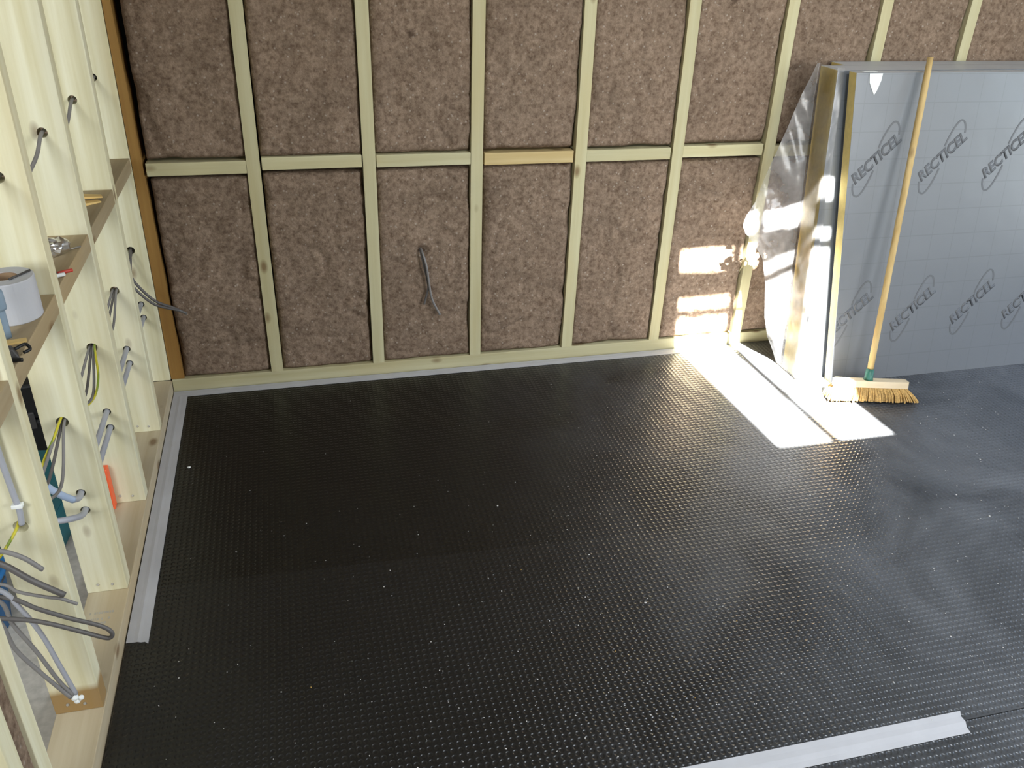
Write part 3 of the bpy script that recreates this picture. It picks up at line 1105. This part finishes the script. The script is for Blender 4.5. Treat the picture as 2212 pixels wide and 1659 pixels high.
for dx, dz, rr in ((0.0, 0.0, 0.008), (0.012, -0.003, 0.006), (0.003, -0.010, 0.007)):
    bmesh.ops.create_icosphere(bm, subdivisions=2, radius=rr, matrix=Matrix.Translation((dx, 0, dz)))
o = link('tape_wrap', bm_mesh(bm, 'tape_wrap', True), M['white_paper'], None, (-0.020, -1.662, 0.180))
tag(o, 'small white tape wrap around the tips of the tied cables', 'tape')

# ---- things lying on the left crosspieces
t = empty('tape_roll', (-0.056, -1.290, TOPZ))
bm = bmesh.new()
rings = lathe(bm, [(0.0245, 0.0), (0.0530, 0.0), (0.0545, 0.002), (0.0545, 0.086), (0.0530, 0.088), (0.0245, 0.088), (0.0245, 0.0)], 48)
bmesh.ops.remove_doubles(bm, verts=bm.verts[:], dist=1e-5)
link('tape_winding', bm_mesh(bm, 'tape_winding'), M['white_tape'], t)
bm = bmesh.new()
lathe(bm, [(0.0210, 0.001), (0.0243, 0.001), (0.0243, 0.087), (0.0210, 0.087), (0.0210, 0.001)], 40)
bmesh.ops.remove_doubles(bm, verts=bm.verts[:], dist=1e-5)
c = link('roll_core', bm_mesh(bm, 'roll_core'), M['core_brown'], t)
c['label'] = 'brown cardboard core'
tag(t, 'roll of white tape standing on a crosspiece of the left wall', 'tape roll')
o = tube_obj('nail', [(-0.040, -1.315, 0.9957), (-0.012, -1.268, 0.9957)], 0.0022, M['dark_grey'])
tag(o, 'dark thin nail lying on top of the roll of white tape', 'nail')

t = empty('pipe_offcut', (-0.046, -1.395, TOPZ))
tube_obj('pipe_body', [(-0.046, -1.395, TOPZ), (-0.046, -1.395, 1.05), (-0.048, -1.394, 1.24)], 0.0095, M['steel_blue'], t)
bm = bmesh.new()
lathe(bm, [(0.0096, 0.058), (0.0135, 0.060), (0.0145, 0.066), (0.0145, 0.092), (0.0135, 0.098), (0.0096, 0.100)], 24)
link('pipe_collar', bm_mesh(bm, 'pipe_collar', True), M['steel_blue'], t)
tag(t, 'blue-grey pipe offcut with a collar standing beside the tape roll', 'pipe')

bm = bmesh.new()
hexa(bm, box8((-0.035, -0.010, 0), (0.040, 0.006, 0.004)), 0.0)
o = link('wood_chip', bm_mesh(bm, 'wood_chip'), M['shaving'], None, (-0.045, -1.425, TOPZ))
o.rotation_euler = (0, 0, math.radians(12))
tag(o, 'thin yellow wood chip lying before the blue-grey pipe offcut', 'offcut')

t = empty('spring_clamp', (-0.022, -1.490, TOPZ))
t.rotation_euler = (0, 0, math.radians(20))
bm = bmesh.new()
hexa(bm, [(-0.030, -0.016, 0), (0.020, -0.014, 0), (0.020, 0.014, 0), (-0.030, 0.016, 0), (-0.026, -0.012, 0.026), (0.012, -0.010, 0.020), (0.012, 0.010, 0.020), (-0.026, 0.012, 0.026)], 0.003)
link('clamp_body', bm_mesh(bm, 'clamp_body'), M['dark_grey'], t)
tube_obj('clamp_jaw', [(-0.008, -1.485, 0.918), (0.012, -1.478, 0.921), (0.018, -1.486, 0.913), (0.006, -1.493, 0.911)], 0.0032, M['black'], t)
tube_obj('clamp_handle', [(-0.040, -1.500, 0.9095), (-0.018, -1.512, 0.9095), (0.000, -1.520, 0.9095)], 0.0040, M['black'], t)
tag(t, 'dark grey hand clamp lying on the crosspiece below the tape roll', 'clamp')

rf = random.Random(4)
bm = bmesh.new()
bmesh.ops.create_icosphere(bm, subdivisions=3, radius=1.0)
for v in bm.verts:
    s = 1 + 0.32 * noise.noise(v.co * 2.3) + 0.20 * noise.noise(v.co * 6)
    v.co = Vector((v.co.x * 0.036 * s, v.co.y * 0.030 * s, max(0.0, 0.020 + v.co.z * 0.022 * s)))
o = link('crumpled_foil', bm_mesh(bm, 'crumpled_foil'), M['silver'], None, (-0.050, -0.925, TOPZ))
tag(o, 'crumpled piece of silver foil on a crosspiece of the left wall', 'foil')
o = tube_obj('nail', [(-0.030, -0.905, 0.9075), (0.000, -0.880, 0.9075)], 0.0020, M['screw'])
tag(o, 'thin steel nail lying just right of the crumpled silver foil', 'nail')

t = empty('pocket_tool', (-0.020, -1.085, TOPZ))
tube_obj('red_handle', [(-0.016, -1.072, 0.911), (0.002, -1.060, 0.911), (0.012, -1.052, 0.910)], 0.0042, M['red'], t)
tube_obj('white_handle', [(-0.026, -1.095, 0.911), (-0.010, -1.084, 0.911), (0.000, -1.076, 0.910)], 0.0045, M['white_paper'], t)
tube_obj('black_head', [(-0.040, -1.096, 0.911), (-0.028, -1.086, 0.912), (-0.016, -1.076, 0.911)], 0.0055, M['black'], t)
tag(t, 'small tool with red and white handles lying before the silver foil', 'tool')

for k, (zz, ang, lab) in enumerate(((0.0, 8, 'lower orange wooden wedge lying on a crosspiece of the left wall'), (0.0105, -6, 'upper paler wooden wedge resting on the orange wedge'))):
    bm = bmesh.new()
    hexa(bm, [(-0.045, -0.020, 0), (0.040, -0.012, 0), (0.040, 0.012, 0), (-0.045, 0.020, 0), (-0.045, -0.020, 0.010), (0.040, -0.012, 0.004), (0.040, 0.012, 0.004), (-0.045, 0.020, 0.010)], 0.0008)
    o = link('wooden_wedge', bm_mesh(bm, 'wooden_wedge'), M['shaving'], None, (-0.05, -0.515 + 0.03 * k, TOPZ + zz))
    o.rotation_euler = (0, math.radians(4.0) if k else 0, math.radians(ang + 25))
    tag(o, lab, 'offcut', 'wooden wedges on the left wall')

# ---- things standing in the room behind the left wall


def carry_case(name, c, sx, sy, h, mat, latch, label, cat, rot=0):
    t = empty(name, (c[0], c[1], FZ))
    t.rotation_euler = (0, 0, math.radians(rot))
    bm = bmesh.new()
    hexa(bm, box8((-sx / 2, -sy / 2, 0), (sx / 2, sy / 2, h * 0.55)), 0.012, 3)
    link('lower_shell', bm_mesh(bm, 'lower_shell'), mat, t)
    bm = bmesh.new()
    hexa(bm, box8((-sx / 2, -sy / 2, h * 0.56), (sx / 2, sy / 2, h)), 0.012, 3)
    link('lid', bm_mesh(bm, 'lid'), mat, t)
    for s in (-1, 1):
        bm = bmesh.new()
        hexa(bm, box8((s * sx * 0.3 - 0.015, -sy / 2 - 0.008, h * 0.46), (s * sx * 0.3 + 0.015, -sy / 2 + 0.004, h * 0.66)), 0.003)
        link('latch', bm_mesh(bm, 'latch'), latch, t)
    bm = bmesh.new()
    tube(bm, catmull([(-0.06, 0, h - 0.006), (-0.055, 0, h + 0.025), (0, 0, h + 0.032), (0.055, 0, h + 0.025), (0.06, 0, h - 0.006)], 6), 0.008)
    link('carry_handle', bm_mesh(bm, 'carry_handle', True), latch, t)
    return tag(t, label, cat)


carry_case('tool_case', (-0.50, -0.34, 0), 0.36, 0.16, 0.30, M['black'], M['dark_grey'], 'black tool case on the floor behind the left studs', 'case', 8)
carry_case('tool_case', (-0.33, -0.80, 0), 0.24, 0.26, 0.22, M['teal'], M['black'], 'teal tool case on the floor behind the left studs', 'case', -6)

t = empty('storage_tub', (-0.405, -1.18, FZ))
bm = bmesh.new()
lathe(bm, [(0.001, 0.0), (0.105, 0.0), (0.125, 0.165), (0.132, 0.168), (0.132, 0.176), (0.119, 0.176), (0.100, 0.008), (0.001, 0.008)], 40)
link('tub_body', bm_mesh(bm, 'tub_body', True), M['blue'], t)
tube_obj('tub_handle', [(-0.530, -1.18, 0.145), (-0.495, -1.27, 0.10), (-0.405, -1.315, 0.085), (-0.315, -1.27, 0.10), (-0.280, -1.18, 0.145)], 0.004, M['dark_grey'], t)
tag(t, 'blue bucket at the left edge, behind the bundle of cable tails', 'bucket')

ez = ZP + 0.0005
o = box_obj('plastic_block', (-0.100, -0.812, ez), (-0.082, -0.782, 0.195), M['orange'], None, 0.003)
tag(o, 'orange-red plastic piece standing on the sole plate behind a left stud', 'plastic piece')

# wool wall of the room behind the partition
for k, (x0, x1) in enumerate(((-0.51, -0.103), (-0.96, -0.557))):
    o = batt(x0, x1, FZ + 0.002, ZT, 80 + k)
    tag(o, ('brown mineral wool slab behind the left studs, beside the corner', 'brown mineral wool slab far left in the room behind the studs')[k], 'insulation', 'wool slabs beyond the left wall')
o = box_obj('wall_stud', (-0.555, 0.0005, FZ), (-0.512, 0.1, ZT), M['wood_z'], bevel=0.002)
tag(o, 'timber stud against the far wall of the room behind the left studs', 'timber stud')

# ------------------------------------------------------------------ leaning insulation boards
LEAN = 0.125


def board(xb, xt, yf, th, xr, h, label, front=False):
    """board leaning back; xb/xt: left end at foot and top, yf: y of the front at the floor"""
    t = empty('insulation_board', (xb, yf, 0.0005))
    hz = h

    def pt(x, d, z):
        return (x - xb, d + LEAN * z, z)
    bm = bmesh.new()
    e = 0.0012
    hexa(bm, [pt(xb, e, 0), pt(xr, e, 0), pt(xr, th - e, 0), pt(xb, th - e, 0),
              pt(xt, e, hz - e), pt(xr, e, hz - e), pt(xr, th - e, hz - e), pt(xt, th - e, hz - e)])
    link('foam_core', bm_mesh(bm, 'foam_core'), M['foam'], t)['label'] = 'yellow foam core'
    for d0, d1 in ((0, e), (th - e, th)):
        bm = bmesh.new()
        hexa(bm, [pt(xb, d0, 0), pt(xr, d0, 0), pt(xr, d1, 0), pt(xb, d1, 0),
                  pt(xt, d0, hz), pt(xr, d0, hz), pt(xr, d1, hz), pt(xt, d1, hz)])
        link('foil_facing', bm_mesh(bm, 'foil_facing'), M['foil'], t)['label'] = 'grey foil facing with a printed grid'
    bm = bmesh.new()
    hexa(bm, [pt(xt + 0.004, e, hz - e), pt(xr, e, hz - e), pt(xr, th - e, hz - e), pt(xt + 0.004, th - e, hz - e),
              pt(xt + 0.004, e, hz), pt(xr, e, hz), pt(xr, th - e, hz), pt(xt + 0.004, th - e, hz)])
    link('foil_edge', bm_mesh(bm, 'foil_edge'), M['foil_plain'], t)
    tag(t, label, 'insulation board', 'leaning insulation boards')
    return t


front = board(2.622, 2.532, -0.427, 0.046, 5.0, 1.205, 'front grey foil-faced insulation board with printed logos, behind the broom', True)
board(2.500, 2.497, -0.362, 0.114, 4.95, 1.204, 'thick insulation board showing its wide yellow end under clear plastic')
board(2.62, 2.600, -0.246, 0.088, 5.0, 1.204, 'rearmost insulation board, against the wool wall')

# printed logos on the front facing
cu = bpy.data.curves.new('logo_text', 'FONT')
cu.body = 'RECTICEL'
cu.size = 0.060
cu.offset = 0.0024
cu.shear = 0.15
cu.space_character = 1.0
cu.extrude = 0.0
cu.align_x = 'CENTER'
cu.align_y = 'CENTER'
tmp = bpy.data.objects.new('tmp', cu)
COL.objects.link(tmp)
bpy.context.view_layer.update()
tm = bpy.data.meshes.new_from_object(tmp.evaluated_get(bpy.context.evaluated_depsgraph_get()))
bpy.data.objects.remove(tmp)
xs = [v.co.x for v in tm.vertices]
sc_x = 0.236 / (max(xs) - min(xs))
bm = bmesh.new()
bm.from_mesh(tm)
ang = math.radians(42.0)
for v in bm.verts:
    x, y = v.co.x * sc_x, v.co.y * 0.92
    # drawn on the board's face: local x along the board, z up the board
    v.co = Vector((x * math.cos(ang) - y * math.sin(ang), 0, x * math.sin(ang) + y * math.cos(ang)))
up_loop = [(0.004, 0.040), (0.010, 0.060), (0.022, 0.088), (0.038, 0.117), (0.055, 0.134), (0.071, 0.131), (0.081, 0.112), (0.084, 0.088)]
for sgn in (1, -1):
    P = catmull([(sgn * a, 0, sgn * b) for a, b in up_loop], 6)
    n = len(P)
    ring = []
    for i, p in enumerate(P):
        tg = (P[min(i + 1, n - 1)] - P[max(i - 1, 0)]).normalized()
        nn = Vector((-tg.z, 0, tg.x))
        w = 0.0034
        ring.append((bm.verts.new(p + nn * w), bm.verts.new(p - nn * w)))
    for a, b in zip(ring, ring[1:]):
        bm.faces.new((a[0], a[1], b[1], b[0]))
for v in bm.verts:
    v.co.y = LEAN * v.co.z - 0.0009
geom = bmesh.ops.extrude_face_region(bm, geom=bm.faces[:])
for v in geom['geom']:
    if isinstance(v, bmesh.types.BMVert):
        v.co.y += 0.0006
logo_me = bm_mesh(bm, 'printed_logo')
logo_me.materials.clear()
logo_me.materials.append(M['logo_ink'])
for x, z in ((2.668, 0.900), (2.960, 0.900), (3.252, 0.902), (2.660, 0.292), (2.952, 0.297), (3.240, 0.305), (3.500, 0.308)):
    me = logo_me
    if x < 2.665:                       # runs off the slanting left end: trim it there
        bm = bmesh.new()
        bm.from_mesh(logo_me)
        dxdz = (2.532 - 2.622) / 1.207
        n = Vector((-1, 0, dxdz)).normalized()
        bmesh.ops.bisect_plane(bm, geom=bm.verts[:] + bm.edges[:] + bm.faces[:], plane_co=(2.622 + dxdz * z - x + 0.003, 0, 0),
                               plane_no=n, clear_outer=True)
        me = bm_mesh(bm, 'printed_logo')
        me.materials.append(M['logo_ink'])
    o = bpy.data.objects.new('printed_logo', me)
    COL.objects.link(o)
    o.parent = front
    o.location = (x - front.location.x, LEAN * z, z)
    o['label'] = 'grey printed maker logo crossed by an oval swoosh'
# torn white tape and paper label at the top edge
bm = bmesh.new()
vs = [(2.585, 1.2035), (2.640, 1.2035), (2.637, 1.178), (2.624, 1.142), (2.616, 1.130), (2.604, 1.148), (2.590, 1.172)]
fr = [bm.verts.new((x - front.location.x, LEAN * z - 0.0022, z)) for x, z in vs]
bk = [bm.verts.new((x - front.location.x, LEAN * z - 0.0004, z)) for x, z in vs]
bm.faces.new(fr)
bm.faces.new(bk[::-1])
for i in range(len(vs)):
    j = (i + 1) % len(vs)
    bm.faces.new((fr[i], bk[i], bk[j], fr[j]))
link('torn_tape', bm_mesh(bm, 'torn_tape'), M['white_paper'], front)['label'] = 'white pointed scrap of tape'
bm = bmesh.new()
hexa(bm, box8((-0.055, 0.156, 1.2072), (0.0, 0.178, 1.2084)))
link('paper_label', bm_mesh(bm, 'paper_label'), M['white_paper'], front)['label'] = 'small whitish label'

# clear polythene hanging from the left end of the boards
outer = [(1.216, 2.478, -0.105), (1.10, 2.434, -0.110), (0.98, 2.398, -0.112), (0.894, 2.370, -0.115), (0.80, 2.340, -0.118), (0.695, 2.306, -0.125), (0.640, 2.272, -0.135), (0.605, 2.256, -0.150), (0.575, 2.275, -0.150), (0.53, 2.318, -0.145),
         (0.458, 2.376, -0.145), (0.35, 2.405, -0.15), (0.204, 2.425, -0.16), (0.114, 2.450, -0.17), (0.05, 2.478, -0.19), (0.004, 2.49, -0.215)]


def interp(tab, z):
    for a, b in zip(tab, tab[1:]):
        if a[0] >= z >= b[0]:
            f = (a[0] - z) / (a[0] - b[0])
            return [a[i] + (b[i] - a[i]) * f for i in (1, 2)]
    return list(tab[0][1:]) if z > tab[0][0] else list(tab[-1][1:])


bm = bmesh.new()
rows = []
NR, NC = 110, 30
for j in range(NR + 1):
    z = 1.214 - (1.214 - 0.004) * j / NR
    ox, oy = interp(outer, z)
    A = Vector((2.520, -0.3715 + LEAN * z))      # tucked between the boards
    B0 = Vector((2.489, -0.3700 + LEAN * z))      # front corner of the thick board
    B1 = Vector((2.486, -0.252 + LEAN * z))      # its rear corner
    Cc = Vector((ox, oy))
    row = []
    for i in range(NC + 1):
        if i <= 6:
            p = A.lerp(B0, i / 6)
            amp = 0.0015
        elif i <= 12:
            p = B0.lerp(B1, (i - 6) / 6)
            amp = 0.0015
        else:
            f = (i - 12) / (NC - 12)
            p = B1.lerp(Cc, f)
            amp = 0.014 * min(1, f * 3)
        q = Vector((p.x * 7 + z * 3.0, p.y * 7, z * 2.2))
        w = noise.noise(q * 1.3) + 0.5 * noise.noise(q * 3.1)
        cr = 0.0
        if i > 12 and abs(z - 0.60) < 0.14:
            cr = noise.noise(Vector((i * 0.9, z * 55, 3))) * 0.012 * (1 - abs(z - 0.60) / 0.14)
        row.append(bm.verts.new((p.x - 2.49 + amp * 0.5 * w - abs(amp * 0.2) + cr, p.y + 0.25 + amp * w + cr, z)))
    rows.append(row)
for j in range(NR):
    for i in range(NC):
        f = bm.faces.new((rows[j][i], rows[j][i + 1], rows[j + 1][i + 1], rows[j + 1][i]))
        f.material_index = 1 if i < 12 else 0
o = link('plastic_sheet', bm_mesh(bm, 'plastic_sheet', True), [M['film'], M['film_thin']], None, (2.49, -0.25, 0))
tag(o, 'clear crumpled plastic sheet hanging from the left end of the boards', 'plastic sheet')

# ------------------------------------------------------------------ broom
t = empty('broom', (2.695, -0.572, 0.0))
hd = Vector((0.2760, -0.070, 0)).normalized()          # along the head
tilt = math.radians(9)


def hp(u, v, w):
    """point in broom-head frame: u along, v across (away from viewer), w up"""
    vv = Vector((-hd.y, hd.x, 0))
    return Vector((0, 0, 0)) + hd * u + vv * (v * math.cos(tilt) + w * math.sin(tilt)) + Vector((0, 0, w * math.cos(tilt) - v * math.sin(tilt)))


bm = bmesh.new()
L2 = 0.150
prof = []
n = 14
outl = []
for k in range(n + 1):                       # rounded left end
    a = math.pi / 2 + math.pi * k / n
    outl.append((-L2 + 0.024 + 0.024 * math.cos(a), 0.024 * math.sin(a)))
outl += [(L2 - 0.006, -0.024), (L2, -0.018), (L2, 0.018), (L2 - 0.006, 0.024)]
low = [bm.verts.new(hp(u, v, 0.056)) for u, v in outl]
hi = [bm.verts.new(hp(u, v * 0.93, 0.082)) for u, v in outl]
bm.faces.new(low[::-1])
bm.faces.new(hi)
for i in range(len(outl)):
    j = (i + 1) % len(outl)
    bm.faces.new((low[i], low[j], hi[j], hi[i]))
link('broom_block', bm_mesh(bm, 'broom_block'), M['broom_block'], t)['label'] = 'pale wooden block'
# bristles: a skirt of tapered tufts flaring outward
bm = bmesh.new()
rb = random.Random(9)
for iu in range(74):
    for iv in range(9):
        u = -L2 + 0.008 + (2 * L2 - 0.016) * (iu + rb.uniform(-0.3, 0.3)) / 73
        v = (-0.020 + 0.040 * iv / 8) + rb.uniform(-0.002, 0.002)
        fu = u * 1.17 + (0.034 if u > 0.11 else 0) * (u - 0.11) / 0.04 + rb.uniform(-0.004, 0.004)
        fv = v * 2.0 + rb.uniform(-0.004, 0.004)
        p0 = hp(u, v, 0.0555)
        p1 = hp(u * 1.04 + (fu - u) * 0.45, v * 1.9, 0.030)
        p2 = hp(fu, fv, 0.004)
        p2.z = max(0.0015, min(p2.z, 0.010) + rb.uniform(0, 0.002))
        tube(bm, [p0, p1, p2], 0.0022, 5, 1.0, True, lambda f: 0.0022 + 0.0012 * f)
br = link('bristles', bm_mesh(bm, 'bristles'), M['bristle'], t)
br['label'] = 'tan coir bristles'
br['kind'] = 'stuff'
hb = hp(-0.008, 0.0, 0.081)
base_w = Vector(t.location) + hb
top_w = Vector((2.806, -0.300, 1.262))
ax = (top_w - base_w).normalized()
bm = bmesh.new()
tube(bm, [hb, hb + ax * 0.010, hb + ax * 0.046], 0.017, 20, 1.0, True, lambda f: 0.0185 - 0.0035 * f)
link('handle_socket', bm_mesh(bm, 'handle_socket', True), M['green'], t)['label'] = 'green plastic socket'
bm = bmesh.new()
Lh = (top_w - base_w).length
pts = [hb + ax * (0.044 + (Lh - 0.044) * k / 12) for k in range(13)]
tube(bm, pts, 0.0118, 18, 1.0, True, lambda f: 0.0122 if f < 0.97 else 0.0105)
link('broom_handle', bm_mesh(bm, 'broom_handle', True), M['handle'], t)['label'] = 'long wooden handle'
tag(t, 'broom with a long wooden handle leaning on the grey boards', 'broom')

# ------------------------------------------------------------------ crumbs on the floor


def crumbs(name, count, seed, mat, label, region, smin, smax):
    r = random.Random(seed)
    bm = bmesh.new()
    k = 0
    while k < count:
        x, y = region(r)
        if x < 0.07 or (x > 2.45 and y > -0.45):
            continue
        s = r.uniform(smin, smax) * (1.6 if r.random() < 0.06 else 1)
        m = Matrix.Translation((x, y, s * 0.45 + (0.0016 if y < -1.15 else 0))) @ Matrix.Rotation(r.uniform(0, 6.28), 4, 'Z') @ Matrix.Diagonal((s, s * r.uniform(0.5, 1), s * 0.5, 1))
        bmesh.ops.create_icosphere(bm, subdivisions=1, radius=1.0, matrix=m)
        k += 1
    o = link(name, bm_mesh(bm, name), mat)
    o['kind'] = 'stuff'
    tag(o, label, 'debris')


def reg_a(r):
    while True:
        x, y = r.uniform(0.08, 3.3), r.uniform(-2.0, -0.06)
        pr = 0.12 + 0.88 * max(0, min(1, (x * 0.55 - y * 0.75 - 0.75) / 1.5))
        if r.random() < pr:
            return x, y


crumbs('foam_crumbs', 760, 21, M['crumb'], 'scattered pale foam crumbs and grit over the black membrane', reg_a, 0.0010, 0.0024)
crumbs('sawdust_flakes', 14, 22, M['crumb_tan'], 'few tan sawdust flakes scattered over the black membrane', reg_a, 0.0014, 0.0030)
bm = bmesh.new()
bmesh.ops.create_icosphere(bm, subdivisions=2, radius=0.006, matrix=Matrix.Diagonal((1, 0.8, 0.5, 1)))
o = link('plaster_crumb', bm_mesh(bm, 'plaster_crumb', True), M['white_paper'], None, (0.101, -0.55, 0.003))
tag(o, 'single larger white crumb on the black membrane beside the left tape', 'debris')
